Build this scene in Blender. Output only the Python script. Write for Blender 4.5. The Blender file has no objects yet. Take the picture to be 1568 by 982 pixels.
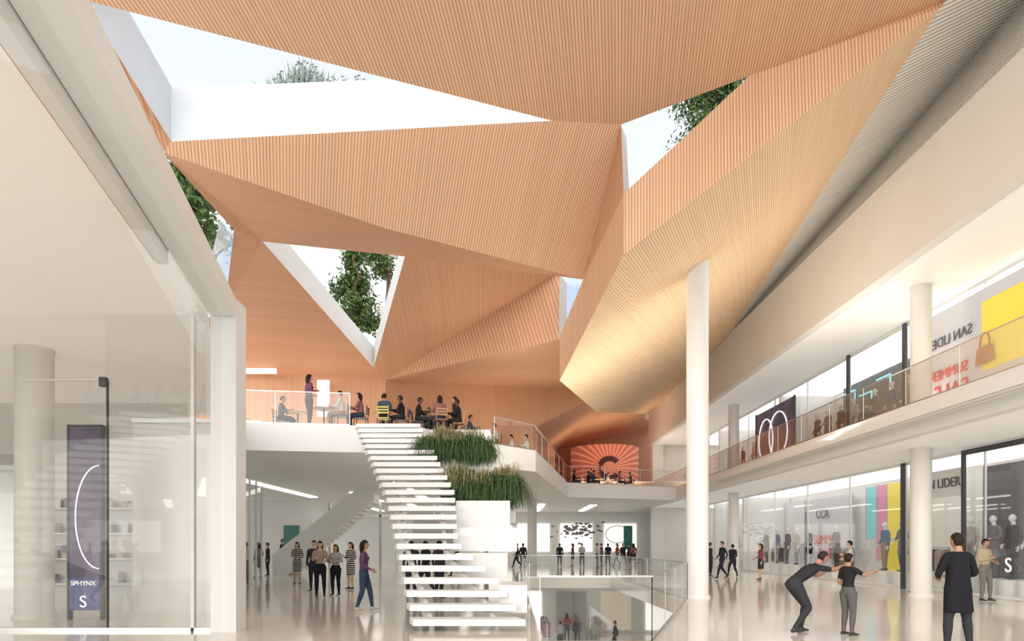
import bpy, math, random
from mathutils import Vector, Matrix, kdtree
random.seed(7)
scene = bpy.context.scene
COL = scene.collection
try:
    scene.view_settings.view_transform = 'Standard'
except Exception: pass

# ------------------------------------------------------------------ survey helper
# camera stands at (0,0,1.6) looking along +Y; survey bearings + distance -> metres
def S(x, y, d):
    return Vector(((x-784)/1000.0*d, d, 1.6+(835-y)/1000.0*d))
def onplane(x, y, A, B, C):
    # point where the survey ray meets the roof plane Z = A + B*X + C*Y
    d = (A-1.6)/((835-y)/1000.0-B*(x-784)/1000.0-C)
    return S(x, y, d)
def planeof(p, q, r):
    n = (q-p).cross(r-p)
    return (p.dot(n)/n.z, -n.x/n.z, -n.y/n.z)

# ------------------------------------------------------------------ materials
_m = {}
def mat(name, col, rough=.5, metal=0, emit=0, spec=.5):
    if name in _m: return _m[name]
    m = bpy.data.materials.new(name); m.use_nodes = True
    b = m.node_tree.nodes['Principled BSDF']
    b.inputs['Base Color'].default_value = (*col, 1)
    b.inputs['Roughness'].default_value = rough
    b.inputs['Metallic'].default_value = metal
    b.inputs['Specular IOR Level'].default_value = spec
    if emit:
        b.inputs['Emission Color'].default_value = (*col, 1)
        b.inputs['Emission Strength'].default_value = emit
    _m[name] = m
    return m
def noisy(name, c1, c2, scale=3, rough=.5, bump=0, spec=.5):
    if name in _m: return _m[name]
    m = mat(name, c1, rough, spec=spec); nt = m.node_tree; b = nt.nodes['Principled BSDF']
    tc = nt.nodes.new('ShaderNodeTexCoord'); n = nt.nodes.new('ShaderNodeTexNoise')
    n.inputs['Scale'].default_value = scale
    r = nt.nodes.new('ShaderNodeValToRGB')
    r.color_ramp.elements[0].position = .35; r.color_ramp.elements[1].position = .65
    r.color_ramp.elements[0].color = (*c1, 1); r.color_ramp.elements[1].color = (*c2, 1)
    nt.links.new(tc.outputs['Object'], n.inputs['Vector']); nt.links.new(n.outputs['Fac'], r.inputs['Fac'])
    nt.links.new(r.outputs['Color'], b.inputs['Base Color'])
    return m
def slats(name, c_hi, c_lo, pitch, bump=.12, duty=.55):
    m = mat(name, c_hi, .6, spec=.2); nt = m.node_tree; b = nt.nodes['Principled BSDF']; L = nt.links.new
    uv = nt.nodes.new('ShaderNodeUVMap'); uv.uv_map = 'UVMap'
    sp = nt.nodes.new('ShaderNodeSeparateXYZ'); L(uv.outputs[0], sp.inputs[0])
    mu = nt.nodes.new('ShaderNodeMath'); mu.operation = 'MULTIPLY'; mu.inputs[1].default_value = 1/pitch; L(sp.outputs[0], mu.inputs[0])
    fr = nt.nodes.new('ShaderNodeMath'); fr.operation = 'FRACT'; L(mu.outputs[0], fr.inputs[0])
    r = nt.nodes.new('ShaderNodeValToRGB'); e = r.color_ramp.elements
    e[0].position = 0; e[0].color = (*c_lo, 1); e[1].position = 1; e[1].color = (*c_lo, 1)
    for p, c in ((1-duty-.12, c_lo), (1-duty, c_hi), (.88, c_hi)):
        q = e.new(p); q.color = (*c, 1)
    L(fr.outputs[0], r.inputs[0])
    fl = nt.nodes.new('ShaderNodeMath'); fl.operation = 'FLOOR'; L(mu.outputs[0], fl.inputs[0])
    wn = nt.nodes.new('ShaderNodeTexWhiteNoise'); wn.noise_dimensions = '1D'; L(fl.outputs[0], wn.inputs['W'])
    mr = nt.nodes.new('ShaderNodeMapRange'); mr.inputs['To Min'].default_value = .95; mr.inputs['To Max'].default_value = 1.04
    L(wn.outputs['Value'], mr.inputs['Value'])
    mx = nt.nodes.new('ShaderNodeVectorMath'); mx.operation = 'SCALE'; L(r.outputs[0], mx.inputs[0]); L(mr.outputs[0], mx.inputs['Scale'])
    L(mx.outputs[0], b.inputs['Base Color'])
    bw = nt.nodes.new('ShaderNodeRGBToBW'); L(r.outputs[0], bw.inputs[0])
    bp = nt.nodes.new('ShaderNodeBump'); bp.inputs['Strength'].default_value = bump; bp.inputs['Distance'].default_value = .03
    L(bw.outputs[0], bp.inputs['Height']); L(bp.outputs[0], b.inputs['Normal'])
    return m
def glassmat(name, tint=(1, 1, 1), refl=.10):
    m = bpy.data.materials.new(name); m.use_nodes = True; nt = m.node_tree
    for n in list(nt.nodes): nt.nodes.remove(n)
    o = nt.nodes.new('ShaderNodeOutputMaterial'); t = nt.nodes.new('ShaderNodeBsdfTransparent'); g = nt.nodes.new('ShaderNodeBsdfGlossy')
    t.inputs[0].default_value = (*tint, 1); g.inputs['Roughness'].default_value = .02
    lw = nt.nodes.new('ShaderNodeLayerWeight'); lw.inputs[0].default_value = .25
    mr = nt.nodes.new('ShaderNodeMapRange'); mr.inputs['To Min'].default_value = refl*.5; mr.inputs['To Max'].default_value = refl*4
    mx = nt.nodes.new('ShaderNodeMixShader')
    nt.links.new(lw.outputs['Fresnel'], mr.inputs['Value']); nt.links.new(mr.outputs[0], mx.inputs[0])
    nt.links.new(t.outputs[0], mx.inputs[1]); nt.links.new(g.outputs[0], mx.inputs[2]); nt.links.new(mx.outputs[0], o.inputs[0])
    return m

WHITE = noisy('white_plaster', (.85, .845, .825), (.87, .865, .85), 1.2, .45)
CREAM = noisy('cream_plaster', (.82, .80, .76), (.84, .82, .78), .8, .4)
FLOOR = noisy('polished_floor', (.80, .765, .68), (.84, .805, .725), .35, .09, spec=.8)
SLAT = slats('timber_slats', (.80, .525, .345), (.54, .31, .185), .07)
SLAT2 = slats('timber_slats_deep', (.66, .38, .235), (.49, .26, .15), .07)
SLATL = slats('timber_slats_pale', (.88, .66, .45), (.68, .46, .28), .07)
SLATG = slats('aluminium_louvres', (.88, .86, .81), (.48, .45, .41), .14)
GLASS = glassmat('clear_glass', (.98, .985, .98), .05)
GLASSB = glassmat('balustrade_glass', (.92, .935, .93), .10)
METAL = mat('brushed_steel', (.62, .62, .62), .3, 1)
DARK = mat('dark_frame', (.05, .05, .055), .4)
LAMP = mat('luminous_panel', (1, .95, .87), .5, emit=2.6)
LAMPS = mat('luminous_panel_soft', (1, .96, .9), .5, emit=.8)
CEIL_GLOW = mat('left_shop_added_glow', (.88, .845, .79), .5, emit=.25)  # plain ceiling; emission added to brighten the dark left shop
SOFFIT_GLOW = mat('gallery_soffit_painted_glow', (.86, .84, .80), .5, emit=.2)  # soffit brightness put into the material as emission, no lamp there
SHOP_GLOW = mat('shop_added_glow', (1, .97, .93), .5, emit=1.2)  # glow added to brighten the shop interiors

# ------------------------------------------------------------------ mesh builder
class MB:
    def __init__(s): s.v = []; s.f = []; s.m = []; s.mats = []; s.uv = {}; s.g = []; s.cur = None
    def mi(s, m):
        if m not in s.mats: s.mats.append(m)
        return s.mats.index(m)
    def face(s, pts, m):
        i = len(s.v); s.v += [Vector(p) for p in pts]; s.f.append(list(range(i, i+len(pts)))); s.m.append(s.mi(m)); s.g.append(s.cur); return len(s.f)-1
    def raw(s, vs, fs, m):
        i = len(s.v); s.v += [Vector(p) for p in vs]; k = s.mi(m)
        for f in fs: s.f.append([a+i for a in f]); s.m.append(k); s.g.append(s.cur)
    def prism(s, poly, z0, z1, m):
        n = len(poly)
        vs = [(x, y, z0) for x, y in poly]+[(x, y, z1) for x, y in poly]
        a = sum(poly[i][0]*poly[(i+1) % n][1]-poly[(i+1) % n][0]*poly[i][1] for i in range(n))
        fs = [list(range(n))[::-1], list(range(n, 2*n))]+[[i, (i+1) % n, n+(i+1) % n, n+i] for i in range(n)]
        if a < 0: fs = [f[::-1] for f in fs]
        s.raw(vs, fs, m)
    def box(s, x0, x1, y0, y1, z0, z1, m): s.prism([(x0, y0), (x1, y0), (x1, y1), (x0, y1)], z0, z1, m)
    def bar(s, a, b, w, h, m):
        a = Vector(a); b = Vector(b); t = (b-a).normalized(); up = Vector((0, 0, 1))
        if abs(t.z) > .95: up = Vector((0, 1, 0))
        r = t.cross(up).normalized()*w/2; u = r.cross(t).normalized()*h/2
        vs = [p+q for p in (a, b) for q in (-r-u, r-u, r+u, -r+u)]
        s.raw(vs, [[0, 1, 2, 3], [7, 6, 5, 4], [0, 4, 5, 1], [1, 5, 6, 2], [2, 6, 7, 3], [3, 7, 4, 0]], m)
    def loft(s, cs, rs, m, side=(1, 0, 0), n=12, cap=.6):
        cs = [Vector(c) for c in cs]; side = Vector(side); vs = []; fs = []; K = len(cs)
        for i, c in enumerate(cs):
            t = (cs[min(i+1, K-1)]-cs[max(i-1, 0)])
            t = t.normalized() if t.length > 1e-6 else Vector((0, 0, 1))
            a = side-t*side.dot(t)
            if a.length < .1: a = Vector((0, 1, 0)); a = a-t*a.dot(t)
            a.normalize(); b = t.cross(a)
            r = rs[i]; rx, ry = r if isinstance(r, tuple) else (r, r)
            for k in range(n):
                an = 2*math.pi*k/n; vs.append(c+a*rx*math.cos(an)+b*ry*math.sin(an))
        for i in range(K-1):
            for k in range(n):
                fs.append([i*n+k, i*n+(k+1) % n, (i+1)*n+(k+1) % n, (i+1)*n+k])
        def rr(r): return min(r) if isinstance(r, tuple) else r
        t0 = (cs[0]-cs[1]).normalized(); t1 = (cs[-1]-cs[-2]).normalized()
        p0 = len(vs); vs.append(cs[0]+t0*rr(rs[0])*cap); vs.append(cs[-1]+t1*rr(rs[-1])*cap)
        for k in range(n):
            fs.append([p0, (k+1) % n, k]); fs.append([p0+1, (K-1)*n+k, (K-1)*n+(k+1) % n])
        s.raw(vs, fs, m)
    def ell(s, c, r, m, n=12, rings=8):
        vs = []; fs = []; c = Vector(c)
        for i in range(1, rings):
            ph = math.pi*i/rings
            for k in range(n):
                th = 2*math.pi*k/n
                vs.append(c+Vector((r[0]*math.sin(ph)*math.cos(th), r[1]*math.sin(ph)*math.sin(th), r[2]*math.cos(ph))))
        for i in range(rings-2):
            for k in range(n): fs.append([i*n+k, (i+1)*n+k, (i+1)*n+(k+1) % n, i*n+(k+1) % n])
        a = len(vs); vs.append(c+Vector((0, 0, r[2]))); vs.append(c-Vector((0, 0, r[2])))
        for k in range(n):
            fs.append([a, k, (k+1) % n]); fs.append([a+1, (rings-2)*n+(k+1) % n, (rings-2)*n+k])
        s.raw(vs, fs, m)
    def mesh(s, name, smooth=False):
        me = bpy.data.meshes.new(name); me.from_pydata([tuple(v) for v in s.v], [], s.f)
        for m in s.mats: me.materials.append(m)
        me.polygons.foreach_set('material_index', s.m)
        if smooth: me.polygons.foreach_set('use_smooth', [True]*len(s.f))
        me.update(); return me
    def obj(s, name, smooth=False, parent=None, loc=None, rot=0, scale=1):
        o = bpy.data.objects.new(name, s.mesh(name, smooth)); COL.objects.link(o)
        if parent: o.parent = parent
        if loc is not None: o.location = loc
        if rot: o.rotation_euler[2] = rot
        if scale != 1: o.scale = (scale,)*3
        return o
def addobj(name, me, loc, rot=0, scale=1):
    o = bpy.data.objects.new(name, me); COL.objects.link(o); o.location = loc; o.rotation_euler[2] = rot; o.scale = (scale,)*3
    return o
def text(body, loc, rot, size, m, parent=None, name='lettering'):
    c = bpy.data.curves.new(name, 'FONT'); c.body = body; c.size = size; c.extrude = .01; c.align_x = 'CENTER'; c.align_y = 'CENTER'
    c.materials.append(m); o = bpy.data.objects.new(name, c); COL.objects.link(o); o.location = loc; o.rotation_euler = rot
    if parent: o.parent = parent
    return o

# ------------------------------------------------------------------ camera
cd = bpy.data.cameras.new('camera'); cam = bpy.data.objects.new('camera', cd); COL.objects.link(cam)
cam.location = (0, 0, 1.6); cam.rotation_euler = (math.radians(90), 0, 0)
cd.sensor_width = 36; cd.lens = 36*1000/1568; cd.shift_y = (835-491)/1568; cd.clip_end = 300
scene.camera = cam

# ------------------------------------------------------------------ world + sun
w = bpy.data.worlds.new('sky'); scene.world = w; w.use_nodes = True
nt = w.node_tree; bg = nt.nodes['Background']
tc = nt.nodes.new('ShaderNodeTexCoord'); sp = nt.nodes.new('ShaderNodeSeparateXYZ'); rp = nt.nodes.new('ShaderNodeValToRGB')
nt.links.new(tc.outputs['Generated'], sp.inputs[0]); nt.links.new(sp.outputs[2], rp.inputs[0]); nt.links.new(rp.outputs[0], bg.inputs[0])
rp.color_ramp.elements[0].color = (1, .985, .96, 1); rp.color_ramp.elements[1].color = (.54, .63, .75, 1)
bg.inputs[1].default_value = 1.25
sd = bpy.data.lights.new('sun', 'SUN'); sd.energy = 2.9; sd.angle = math.radians(55); sd.color = (1, .96, .91)
so = bpy.data.objects.new('sun', sd); COL.objects.link(so)
so.rotation_euler = Vector((.30, .8, -.36)).to_track_quat('-Z', 'Y').to_euler(); so.location = (0, -20, 15)
def area(name, loc, sx, sy, e, aim=(0, 0, 1), col=(1, .93, .82)):
    d = bpy.data.lights.new(name, 'AREA'); d.shape = 'RECTANGLE'; d.size = sx; d.size_y = sy; d.energy = e; d.color = col
    o = bpy.data.objects.new(name, d); COL.objects.link(o); o.location = loc
    o.rotation_euler = Vector(aim).to_track_quat('-Z', 'Y').to_euler()
    return o
area('ceiling_added_fill', (-1, 31, 5.75), 8, 6, 190)  # this and the next two: added fill lights, unseen, to brighten the ceiling
area('ceiling_added_fill', (-9, 25, 5.75), 10, 4, 130)
area('ceiling_added_fill', (7.5, 49, 5.8), 5, 4, 280, col=(1, .8, .6))
area('gallery_edge_added_fill', (10.95, 22, 5.2), .25, 26, 1050, (-.22, 0, .97))  # added fill strip, tilted out of view, brightens the timber underside
b = MB(); b.box(10.8, 11.1, 9, 35, 5.02, 5.12, WHITE); b.box(10.78, 10.82, 9, 35, 5.02, 5.3, WHITE); b.box(11.08, 11.3, 9, 35, 5.02, 5.12, WHITE)
b.obj('added_fill_trough')  # casing made up to hold the added fill strip

# ------------------------------------------------------------------ ceiling
V = dict(
 a=S(1447, 3, 14.3), b=S(951, 191, 16), g=S(262, 217, 14),
 c4=S(955, 297, 15.5), c=S(893, 428, 18.9), d=S(857, 515, 21.7), e=S(857, 421, 22.3),
 p1=S(1440, 12, 14.2), p2=S(955, 390, 15.5), p3=S(857, 583, 21.7), p4=S(913, 631, 31), p5=Vector((11.4, 34.7, 12.55)), p6=Vector((11.4, 54.2, 12.5)),
 hi=S(985, 560, 27.0),
 s1=S(402, 370, 18), s2=S(620, 393, 20), s3=S(572, 563, 25), l1=S(358, 352, 17),
 l2=S(345, 470, 21), l3=S(200, 566, 25), n=S(590, 582, 26), r1=S(822, 652, 34))
P2 = planeof(V['g'], V['b'], V['c'])
V['f'] = onplane(845, 185, *P2); V['m'] = onplane(590, 350, *P2); V['h'] = onplane(250, 234, *P2)
P1 = planeof(V['f'], V['b'], V['a'])
V['tl'] = onplane(128, 0, *P1)
V['k4'] = V['b'].lerp(V['a'], .423)
c = MB()
def facet(keys, m, d):
    pts = [V[k] if isinstance(k, str) else Vector(k) for k in keys]
    n = Vector((0, 0, 0))
    for i in range(1, len(pts)-1): n += (pts[i]-pts[0]).cross(pts[i+1]-pts[0])
    n.normalize(); d = Vector(d); s = (d-n*d.dot(n)).normalized(); p = n.cross(s)
    idx = c.face(pts, m); c.uv[idx] = p
def onP1(x, y): return Vector((x, y, P1[0]+P1[1]*x+P1[2]*y))
top_l = onP1(-9.5, 3); top_r = onP1(13.5, 3)
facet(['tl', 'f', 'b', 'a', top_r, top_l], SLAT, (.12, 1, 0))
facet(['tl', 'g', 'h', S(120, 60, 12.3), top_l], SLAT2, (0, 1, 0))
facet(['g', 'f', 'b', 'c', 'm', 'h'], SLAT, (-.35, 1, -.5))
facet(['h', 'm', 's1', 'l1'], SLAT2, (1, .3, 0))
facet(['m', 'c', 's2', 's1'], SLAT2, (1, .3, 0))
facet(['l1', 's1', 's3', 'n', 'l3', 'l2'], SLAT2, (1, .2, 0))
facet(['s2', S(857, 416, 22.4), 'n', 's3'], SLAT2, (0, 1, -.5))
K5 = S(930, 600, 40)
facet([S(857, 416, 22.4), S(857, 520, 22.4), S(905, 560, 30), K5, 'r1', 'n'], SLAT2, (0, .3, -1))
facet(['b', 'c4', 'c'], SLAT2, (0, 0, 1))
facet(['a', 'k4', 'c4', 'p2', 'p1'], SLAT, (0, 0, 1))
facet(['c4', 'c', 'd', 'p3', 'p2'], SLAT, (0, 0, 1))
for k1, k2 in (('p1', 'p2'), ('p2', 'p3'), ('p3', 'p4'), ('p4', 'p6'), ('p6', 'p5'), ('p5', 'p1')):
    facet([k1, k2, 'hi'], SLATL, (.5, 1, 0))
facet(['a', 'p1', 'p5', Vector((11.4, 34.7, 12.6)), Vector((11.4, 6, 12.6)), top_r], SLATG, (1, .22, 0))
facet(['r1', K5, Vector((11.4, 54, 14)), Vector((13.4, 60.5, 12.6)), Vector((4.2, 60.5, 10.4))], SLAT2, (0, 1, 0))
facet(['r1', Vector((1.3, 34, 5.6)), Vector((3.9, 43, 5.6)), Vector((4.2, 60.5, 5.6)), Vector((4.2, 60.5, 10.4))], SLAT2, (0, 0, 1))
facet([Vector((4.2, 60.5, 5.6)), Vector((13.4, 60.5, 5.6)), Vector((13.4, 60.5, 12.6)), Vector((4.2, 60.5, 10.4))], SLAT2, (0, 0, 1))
me = c.mesh('ceiling')
uvl = me.uv_layers.new(name='UVMap')
for pi, pol in enumerate(me.polygons):
    for li in pol.loop_indices:
        co = me.vertices[me.loops[li].vertex_index].co
        uvl.data[li].uv = (c.uv[pi].dot(co), co.z)
ceil = bpy.data.objects.new('ceiling', me); COL.objects.link(ceil)

# skylight wells (white reveals)
def reveal(name, edges, h, m=WHITE, lean=(0, 0, 0)):
    b = MB()
    for p, q in edges:
        up = Vector((0, 0, h))+Vector(lean)
        b.face([p, q, q+up, p+up], m)
        b.face([p+Vector((0, 0, h)), q+Vector((0, 0, h)), q+Vector((0, .25, h)), p+Vector((0, .25, h))], m)
    return b.obj(name)
COOL = mat('reveal_paint', (.70, .74, .79), .5)
reveal('window_1', [(V['tl'], V['g']), (V['g'], V['f'])], 1.15, COOL)
reveal('window_2', [(V['s1'], V['s3']), (V['s3'], V['s2'])], .8)
b = MB(); b.face([V['d']+Vector((-.02, .1, 0)), V['d']+Vector((.0, .1, 2.1)), V['d']+Vector((.3, .8, 2.1)), V['d']+Vector((.3, .8, -.2))], WHITE)
b.face([V['d']+Vector((.3, .8, -.2)), V['d']+Vector((.3, .8, 2.4)), V['c']+Vector((.6, 3.2, 1.4)), V['c']+Vector((.6, 3.2, -1.4))], glassmat('tinted_glass', (.62, .72, .88), .08)); b.obj('window_3')
b = MB(); q = Vector((.22, .5, 0)); b.face([V['b'], V['c4'], V['c4']+q+Vector((0, 0, .25)), V['b']+q], WHITE); b.obj('window_4')
b = MB()
for k in range(6):
    p = V['h'].lerp(V['l1'], k/5)+Vector((0, .3, .1)); b.bar(p, p+Vector((-1.2, 1.5, 3.2)), .05, .05, WHITE)
p0 = V['h']+Vector((0, .3, 0)); p1 = V['l1']+Vector((0, .3, 0)); u = Vector((-1.2, 1.5, 3.2))
b.face([p0, p1, p1+u, p0+u], GLASS)
b.face([V['l1']+Vector((0, 0, -.1)), V['l2'], V['l2']+Vector((-.9, .3, .4)), V['l1']+Vector((-.5, .3, .4))], glassmat('blue_glass', (.55, .66, .85), .12))
b.obj('window_5')

# ------------------------------------------------------------------ floors
b = MB()
for poly in ([(-28, -6), (.5, -6), (.5, 62), (-28, 62)], [(.5, -6), (20, -6), (20, 10.6), (.5, 10.6)],
             [(2.2, 10.6), (20, 10.6), (20, 19), (5, 19)], [(5, 19), (20, 19), (20, 32), (4.8, 32)], [(.5, 32), (20, 32), (20, 62), (.5, 62)]):
    b.prism(poly, -.5, 0, FLOOR)
b.obj('floor')
b = MB(); b.box(-8, 14, 6, 46, -4.6, -4.3, FLOOR)
b.obj('floor_lower_level')
b = MB(); b.box(-8, 14, 44, 44.3, -4.3, -.5, WHITE); b.box(-8, -7.7, 6, 44, -4.3, -.5, WHITE); b.box(13.7, 14, 6, 44, -4.3, -.5, WHITE)
for i, x in enumerate(range(-6, 13, 3)): b.box(x, x+2, 43.9, 43.98, -4.1, -1.5, (mat('lower_shop_grey', (.45, .43, .40), .5), mat('lower_shop_warm', (.7, .6, .48), .5, emit=.3), LAMPS)[i % 3])
b.box(3.6, 3.68, 24, 40, -4.3, -1.2, GLASSB)
for x in (0, 5): b.box(x, x+.6, 34, 43, -.56, -.52, LAMP)
b.obj('wall_lower_level')

# L2 slabs
b = MB()
b.prism([(-26, 18.8), (-5.4, 21.8), (-3.2, 22.0), (-.75, 25.8), (1.0, 27.6), (3.6, 42), (11.3, 45), (11.3, 62), (-26, 62)], 4.7, 5.6, WHITE)
b.obj('floor_terrace')
b = MB(); b.box(11.3, 20, -2, 62, 4.7, 5.6, WHITE); b.box(11.6, 20, -2, 53.5, 4.655, 4.695, SOFFIT_GLOW); b.obj('floor_gallery')
b = MB()
for (x, y0, y1) in ((-13, 30, 42), (-9.5, 38, 46), (-6, 32, 44), (-2, 32, 44), (6, 50, 59), (2, 49, 59), (-4, 49, 59), (-8, 49, 59), (-12, 46, 59)):
    b.box(x, x+.5, y0, y1, 4.64, 4.695, LAMP)
b.obj('ceiling_light_panels')

# right block
b = MB(); b.box(11.3, 20, -2, 54, 9.8, 12.6, CREAM); b.box(11.6, 14.4, -2, 53, 9.755, 9.795, SOFFIT_GLOW); b.obj('wall_right_fascia')
b = MB(); b.box(17.6, 17.9, -2, 62, 0, 4.6, WHITE); b.box(17.6, 17.9, -2, 62, 5.6, 9.7, WHITE)
b.obj('wall_right')
b = MB(); b.box(11.45, 12.3, 53.1, 54, 0, 12.6, WHITE); b.box(12.3, 17.6, 53.6, 54, 0, 12.6, CREAM); b.obj('wall_right_end')
b = MB(); b.box(-28, 11.3, 61, 61.3, 0, 4.7, WHITE); b.box(11.3, 20, 61, 61.3, 0, 12.6, WHITE); b.obj('wall_far')
b = MB()
pl = [V['l3'], V['n'], V['r1']]
for i in range(2):
    p, q = pl[i], pl[i+1]
    b.face([p, q, (q.x, q.y, 5.6), (p.x, p.y, 5.6)], SLAT2)
o = b.obj('wall_terrace')
uvl = o.data.uv_layers.new(name='UVMap')
for l in o.data.loops:
    co = o.data.vertices[l.vertex_index].co; uvl.data[l.index].uv = (co.x, co.z)
b = MB()
b.box(-7.55, -7.1, 25.3, 25.42, 6.6, 8.0, LAMPS); b.box(-12.5, -9.0, 24.9, 24.98, 8.15, 8.35, LAMPS)
b.box(-12.5, -9.6, 24.9, 24.98, 6.0, 6.35, LAMPS)
b.obj('window_6')

# storefronts
b = MB()
for z0, z1 in ((0.02, 4.64), (5.62, 9.74)):
    b.face([(14.5, 2, z0), (14.5, 53, z0), (14.5, 53, z1), (14.5, 2, z1)], GLASS)
    for y in range(4, 53, 4): b.box(14.47, 14.53, y-.02, y+.02, z0, z1, METAL)
    b.box(14.45, 14.55, 2, 53, z0, z0+.08, WHITE); b.box(14.45, 14.55, 2, 53, z1-.1, z1, WHITE)
b.obj('window_storefront_right')
b = MB()
b.box(14.7, 17.5, 4, 53, 4.6, 4.65, SHOP_GLOW); b.box(14.7, 17.5, 4, 53, 9.7, 9.75, SHOP_GLOW)
b.obj('shop_added_glow_sheets')  # emissive sheets added to lift the shop interiors
b = MB()
for y in (17.0, 41.2, 47): b.box(14.6, 17.5, y, y+.2, 0, 4.6, WHITE)
for y in (23.2, 35.5, 46): b.box(14.6, 17.5, y, y+.2, 5.6, 9.7, WHITE)
b.obj('wall_shop_partitions')

def balustrade(name, pts, z, h=1.1, rail=True):
    b = MB()
    for (x0, y0), (x1, y1) in zip(pts, pts[1:]):
        b.face([(x0, y0, z), (x1, y1, z), (x1, y1, z+h), (x0, y0, z+h)], GLASSB)
        if rail: b.bar((x0, y0, z+h), (x1, y1, z+h), .03, .025, METAL)
        b.bar((x0, y0, z+.03), (x1, y1, z+.03), .05, .06, METAL)
        L = math.hypot(x1-x0, y1-y0); n = max(1, int(L/2.2))
        for i in range(n+1):
            t = i/n; x = x0+(x1-x0)*t; y = y0+(y1-y0)*t
            b.bar((x, y, z), (x, y, z+h), .012, .012, METAL)
    return b.obj(name)
balustrade('glass_balustrade', [(11.4, 3), (11.4, 53)], 5.6)
balustrade('glass_balustrade', [(-15, 20.6), (-5.45, 21.95)], 5.6)
balustrade('glass_balustrade', [(-.7, 25.95), (.95, 27.75), (3.55, 42.1), (11.2, 45.1)], 5.6)
balustrade('glass_balustrade', [(.45, 10.5), (2.25, 10.5), (5.1, 19), (4.9, 32.1), (.45, 32.1), (.45, 17)], 0)

# ------------------------------------------------------------------ columns
def column(x, y, r, z0, z1, m=CREAM):
    b = MB(); n = 48
    prof = [(r+.05, z0), (r+.05, z0+.06), (r, z0+.08), (r, z1-.05), (r+.02, z1-.04), (r+.02, z1)]
    vs = [(pr*math.cos(2*math.pi*k/n), pr*math.sin(2*math.pi*k/n), z) for pr, z in prof for k in range(n)]
    fs = [[i*n+k, i*n+(k+1) % n, (i+1)*n+(k+1) % n, (i+1)*n+k] for i in range(len(prof)-1) for k in range(n)]
    b.raw(vs, fs, m); return b.obj('column', True, loc=(x, y, 0))
column(5.68, 20, .33, 0, 10.45, WHITE)
column(1.4, 45.5, .33, 0, 4.7)
column(-10.6, 14.5, .37, 0, 5.94)
column(12.9, 20.6, .3, 0, 4.65); column(12.9, 20.6, .3, 5.6, 9.75)
column(12.9, 38, .3, 0, 4.65); column(12.9, 38, .3, 5.6, 9.75)
column(-4.6, 27, .25, 0, 4.7, WHITE)

# ------------------------------------------------------------------ left portal and shop
wdir = Vector((-.2316, .973, 0)); nrm = Vector((-.973, -.2316, 0))
e0 = Vector((-5.07, 12, 0)); s0 = e0-wdir*11.5
def pl4(a, bb, o0, off): return [((a+nrm*o0).x, (a+nrm*o0).y), ((bb+nrm*o0).x, (bb+nrm*o0).y), ((bb+nrm*off).x, (bb+nrm*off).y), ((a+nrm*off).x, (a+nrm*off).y)]
b = MB(); b.prism(pl4(s0, e0, 0, .45), 5.8, 6.12, WHITE); b.box(-5.54, -5.07, 12, 12.45, 0, 6.12, WHITE)
b.prism(pl4(s0, e0-wdir*2.6, .47, .62), 5.62, 6.1, WHITE)
b.prism(pl4(s0, e0-wdir*2.6, .62, .66), 5.66, 5.8, mat('painted_orange_reflection', (.62, .42, .27), .5))  # coloured strip imitates an orange reflection along the beam
b.obj('portal_frame')
b = MB(); i0 = s0+nrm*.6; i1 = e0+nrm*.5
b.prism([(i0.x, i0.y), (i1.x, i1.y), (-9.9, 22), (-20, 22), (-20, -3)], 5.95, 6.1, CEIL_GLOW)
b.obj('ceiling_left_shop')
b = MB(); b.box(-20, -9.9, 22, 22.3, 4.3, 4.69, WHITE); b.box(-26, -9.95, 20.0, 20.1, 4.4, 5.95, CREAM); b.box(-20, -19.7, -3, 20, 0, 5.95, CREAM)
b.box(-28, -12.2, 27, 27.2, 0, 4.6, WHITE)
b.obj('wall_left')
b = MB()
b.face([(-5.54, 12.2, 0), (-7.6, 12.2, 0), (-7.6, 12.2, 5.9), (-5.54, 12.2, 5.9)], GLASSB)
b.face([(-7.6, 12.2, 0), (-14, 12.2, 0), (-14, 12.2, 5.9), (-7.6, 12.2, 5.9)], GLASS)
b.box(-7.565, -7.545, 12.17, 12.23, 0, 4.7, DARK); b.box(-9.2, -7.54, 12.18, 12.22, 4.67, 4.69, METAL); b.box(-7.66, -7.54, 12.1, 12.2, 4.55, 4.72, DARK)
b.box(-5.98, -5.92, 12.15, 12.25, 0, 5.9, WHITE); b.box(-14, -5.54, 12.15, 12.25, 0, .06, METAL)
b.obj('window_left_shopfront')
b = MB()
a0 = s0+nrm*.25; a1 = e0+nrm*.25
b.face([(a0.x, a0.y, 0), (a1.x, a1.y, 0), (a1.x, a1.y, 5.8), (a0.x, a0.y, 5.8)], glassmat('pale_glass', (.97, .965, .955), .10))
b.obj('window_left_side')
b = MB()
b.box(-14, -8.9, 18.5, 18.6, 0, 4.2, CREAM)
for z in (.5, 1.2, 1.9, 2.6):
    b.box(-13.8, -10.2, 18.1, 18.5, z, z+.04, WHITE)
for k in range(46):
    x = random.uniform(-13.7, -10.4); z = random.choice((.54, 1.24, 1.94, 2.64)); h = random.uniform(.1, .4); cc = random.choice(((.5, .4, .38), (.7, .66, .6), (.3, .3, .34), (.62, .5, .42)))
    b.box(x, x+random.uniform(.1, .3), 18.15, 18.4, z, z+h, mat('goods_%d' % int(cc[0]*100), cc))
b.obj('display_shelving')
b = MB()
b.box(-9.0, -6.75, 15.5, 15.6, 0, 4.6, noisy('painted_pale_reflection', (.82, .80, .76), (.86, .84, .80), .6, .3))  # pale slab put in to imitate whitish reflection in the shopfront glass
b.box(-9.0, -6.75, 15.44, 15.5, 4.5, 4.6, METAL)
b.obj('pale_reflection_slab')

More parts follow.
